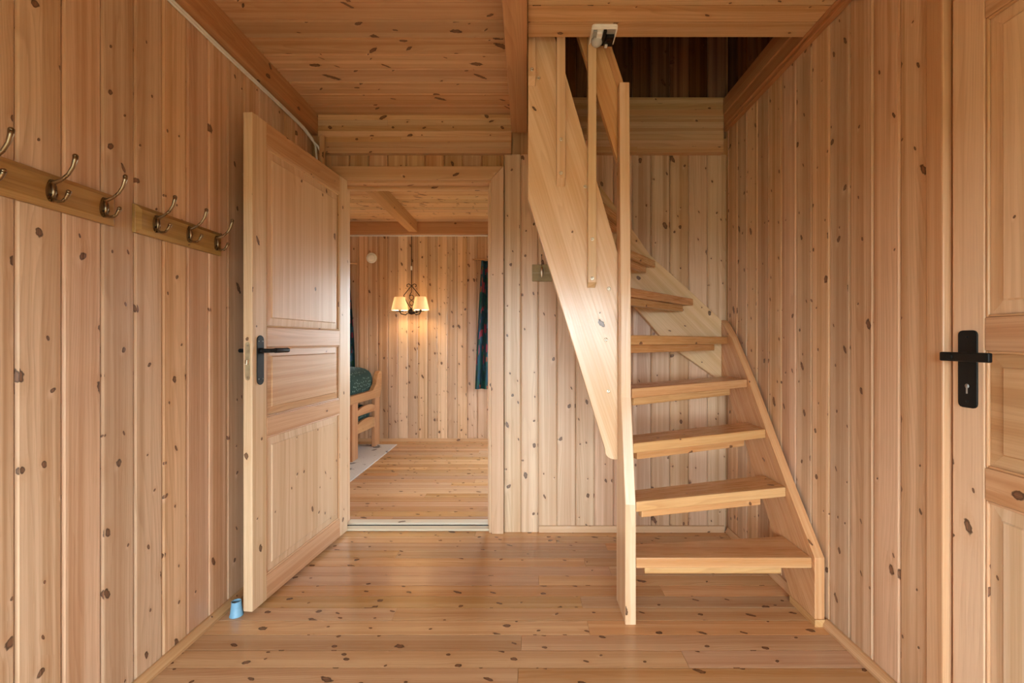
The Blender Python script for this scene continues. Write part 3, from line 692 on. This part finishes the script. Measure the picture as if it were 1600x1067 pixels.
# ---- white cord along the wall head
tag(MB().tube([(-2.9, 5.043, 2.281), (1.2, 5.043, 2.281)], .006, 8).build('ceiling_cord', 'cable', loc=(-.85, 5.043, 2.28)), 'thin white cord along the wall head in the next room', 'cable')
# ---- curtains
cm = bpy.data.materials.new('flowered_teal_fabric'); t = NT(cm)
uvn = t.n.new('ShaderNodeTexCoord').outputs['UV']
nzv = t.n.new('ShaderNodeTexNoise'); t.put(nzv.inputs['Vector'], uvn); nzv.inputs['Scale'].default_value = 12
vm = t.n.new('ShaderNodeMix'); vm.data_type = 'VECTOR'; vm.inputs[0].default_value = .06; t.l.new(uvn, vm.inputs[4]); t.l.new(nzv.outputs['Color'], vm.inputs[5])
vo = t.n.new('ShaderNodeTexVoronoi'); vo.inputs['Scale'].default_value = 15; t.l.new(vm.outputs[1], vo.inputs['Vector'])
rp = t.n.new('ShaderNodeValToRGB'); rp.color_ramp.interpolation = 'CONSTANT'
cols = [(0, (.006, .04, .055)), (.28, (.006, .07, .075)), (.5, (.01, .055, .10)), (.66, (.30, .04, .07)), (.76, (.008, .085, .055)), (.88, (.30, .08, .045)), (.94, (.03, .10, .18))]
el = rp.color_ramp.elements; el[0].position = 0; el[0].color = (*cols[0][1], 1); el[1].position = cols[1][0]; el[1].color = (*cols[1][1], 1)
for p, c in cols[2:]: e = el.new(p); e.color = (*c, 1)
sx_ = t.sep(vo.outputs['Color']); t.l.new(sx_[0], rp.inputs[0]); t.l.new(rp.outputs[0], t.bsdf.inputs['Base Color'])
t.bsdf.inputs['Roughness'].default_value = .8
M['curtain'] = cm
def curtain(x0, x1, z0, z1, folds, y, label, gather=.6, lean=0):
    nx, nz = 80, 20; vs = []; mb = MB()
    for j in range(nz+1):
        v_ = j/nz; z = z0+(z1-z0)*v_
        wdt = 1-(1-gather)*v_**2.0
        for i in range(nx+1):
            u = i/nx; xx = x0+lean*v_+(x1-x0)*(u*wdt)
            vs.append((xx, y-.026*math.sin(u*folds*2*math.pi+.6*math.sin(3*v_))*(1-.3*v_)-.008*math.sin(u*folds*5+2*v_), z))
    n = len(vs); th = [(a, b_+.0025, c) for a, b_, c in vs]
    fs = [(j*(nx+1)+i, j*(nx+1)+i+1, (j+1)*(nx+1)+i+1, (j+1)*(nx+1)+i) for j in range(nz) for i in range(nx)]
    mb.add(vs, fs, (0, 0, 1), True); mb.add(th, [tuple(reversed(f)) for f in fs], (0, 0, 1), True)
    o = mb.build('curtain', 'curtain', loc=((x0+x1)/2, y, z0)); return tag(o, label, 'curtain')
curtain(-.575, -.21, .59, 1.995, 4, 4.99, 'dark teal flowered curtain hanging on a rail beside the doorway edge', .78, .07)
curtain(-2.12, -1.885, .70, 1.95, 3, 4.99, 'dark teal flowered curtain hanging behind the sofa end')
for (a, b_, z, lb) in ((-.60, .66, 2.01, 'slim wooden curtain rail above the flowered curtain beside the doorway edge'), (-2.98, -1.87, 1.965, 'slim wooden curtain rail above the window behind the sofa')):
    rd = thing('curtain_rail', ((a+b_)/2, 5.0, z), lb, 'curtain rail')
    MB().tube([(a, 4.99, z), (b_, 4.99, z)], .008, 10).build('rail', 'trim', rd)
    for xx in (a+.03, b_-.03): MB().box(xx-.008, xx+.008, 4.985, 5.046 if xx > -2.05 and xx < .5 else 5.073, z-.008, z+.008, (0, 1, 0)).build('bracket', 'trim', rd)
# ---- rug
rm = bpy.data.materials.new('pale_woven_rug'); t = NT(rm)
oc = t.n.new('ShaderNodeTexCoord').outputs['Object']
n1 = t.noise(oc, 7, 3, dim='3D'); x_, y_, _ = t.sep(oc)
wv = t.noise(t.comb(t.m('MULTIPLY', x_, 160), t.m('MULTIPLY', y_, 40)), 1, 2)
c_ = t.mix(t.m('MULTIPLY', t.ramp(n1, .58, .63), t.ramp(n1, .70, .65)), t.mix(wv, (.55, .53, .5), (.7, .68, .65)), (.16, .14, .13))
t.put(t.bsdf.inputs['Base Color'], c_); t.bsdf.inputs['Roughness'].default_value = .95
M['rug'] = rm
tag(MB().box(-2.75, -1.398, 3.45, 4.885, .0005, .007, (0, 1, 0)).build('rug', 'rug', bevel=.002, loc=(-2.07, 4.17, 0)), 'pale grey woven rug with dark sprigs under the sofa', 'rug')
# ---- sofa: end frame towards the doorway
ZR = .0075
so = thing('sofa', (-2.1, 4.55, ZR), 'pine frame sofa with slatted end panel in the next room', 'sofa')
XE0, XE1 = -1.635, -1.595
for xe0, xe1 in ((XE0, XE1), (-2.72, -2.68)):
    MB().box(xe0, xe1, 4.15, 4.29, ZR, .535).build('post', 'darkbeam', so, .006)
    MB().box(xe0, xe1, 4.77, 4.92, ZR, .515).build('post', 'darkbeam', so, .006)
    top = [(4.10, .535), (4.92, .512), (4.96, .60), (4.985, .74), (4.965, .79), (4.90, .792), (4.85, .765), (4.79, .66), (4.70, .606), (4.10, .612)]
    MB().prism(top, 'yz', xe0-.004, xe1+.004, (0, 1, 0)).build('armrest', 'darkbeam', so, .006)
    for (za, zb) in ((.40, .475), (.235, .345)):
        arch = [(4.291, za), (4.769, za-.015), (4.769, zb-.028)]+[(4.769-(.478*i/8), zb-.028+.03*math.sin(math.pi*i/8)**.7 if 0 < i < 8 else zb-.025) for i in range(1, 8)]+[(4.291, zb-.024)]
        MB().prism(arch, 'yz', xe0+.006, xe1-.006, (0, 1, 0)).build('slat', 'darkbeam', so, .003)
MB().box(-2.679, XE0-.001, 4.20, 4.24, .22, .31, (1, 0, 0)).build('seat_rail', 'darkbeam', so, .004)
MB().box(-2.679, XE0-.001, 4.86, 4.90, .22, .31, (1, 0, 0)).build('seat_rail', 'darkbeam', so, .004)
MB().box(-2.679, XE0-.001, 4.2405, 4.8595, .26, .285, (0, 1, 0)).build('seat_base', 'darkbeam', so)
gm = bpy.data.materials.new('green_dotted_fabric'); t = NT(gm)
vo = t.n.new('ShaderNodeTexVoronoi'); vo.inputs['Scale'].default_value = 30; vo.inputs['Randomness'].default_value = .55
t.l.new(t.n.new('ShaderNodeTexCoord').outputs['Object'], vo.inputs['Vector'])
t.put(t.bsdf.inputs['Base Color'], t.mix(t.ramp(vo.outputs['Distance'], .2, .27), (.16, .26, .23), (.010, .042, .036)))
t.bsdf.inputs['Roughness'].default_value = .85
M['green'] = gm
def cushion(x0, x1, y0, y1, z0, z1, label, rot=0):
    c = V(((x0+x1)/2, (y0+y1)/2, z0)); mb = MB(); n = 10; vs = []
    # super-ellipsoid pillow
    a, b_, h = (x1-x0)/2, (y1-y0)/2, (z1-z0)/2
    sg = lambda v, e: math.copysign(abs(v)**e, v)
    rows, cl_ = 14, 36
    for i in range(rows+1):
        ph = -math.pi/2+math.pi*i/rows
        for j in range(cl_):
            th = 2*math.pi*j/cl_
            vs.append((c.x+a*sg(math.cos(ph), .3)*sg(math.cos(th), .25), c.y+b_*sg(math.cos(ph), .3)*sg(math.sin(th), .25), z0+h+h*sg(math.sin(ph), .6)))
    fs = [(i*cl_+j, i*cl_+(j+1) % cl_, (i+1)*cl_+(j+1) % cl_, (i+1)*cl_+j) for i in range(rows) for j in range(cl_)]
    mb.add(vs, fs, (1, 0, 0), True)
    o = mb.build('cushion', 'green', loc=c); o.rotation_euler.x = rot
    return tag(o, label, 'cushion')
cushion(-2.67, -1.645, 4.25, 4.84, .287, .46, 'dark green flat seat cushion behind the sofa end slats')
cushion(-2.66, -1.642, 4.20, 4.93, .462, .848, 'plump dark green dotted cushion on top of the sofa', 0)

# ---- window panes: thin clear glass with a faint reflection
pg = bpy.data.materials.new('window_glass'); t = NT(pg)
tp = t.n.new('ShaderNodeBsdfTransparent'); gl = t.n.new('ShaderNodeBsdfGlossy'); mx = t.n.new('ShaderNodeMixShader')
gl.inputs['Roughness'].default_value = .03; tp.inputs[0].default_value = (.97, .985, .975, 1); mx.inputs[0].default_value = .05
t.l.new(tp.outputs[0], mx.inputs[1]); t.l.new(gl.outputs[0], mx.inputs[2]); t.l.new(mx.outputs[0], t.n['Material Output'].inputs[0])
M['glass'] = pg
for nm, bx in (('window_1', (-1.09, 1.09, -1.752, -1.748, .31, 1.59)), ('window_2', (1.278, 1.282, -1.14, -.76, .61, 1.29)), ('window_5', (-1.312, -1.308, -1.14, -.76, .61, 1.29)),
               ('window_3', (-2.84, -2.06, 5.143, 5.147, .96, 1.84)), ('window_4', (-.36, .46, 5.143, 5.147, .81, 1.79)), ('window_6', (1.453, 1.457, 3.36, 4.64, .86, 1.54))):
    MB().box(*bx).build('pane', 'glass', bpy.data.objects[nm])
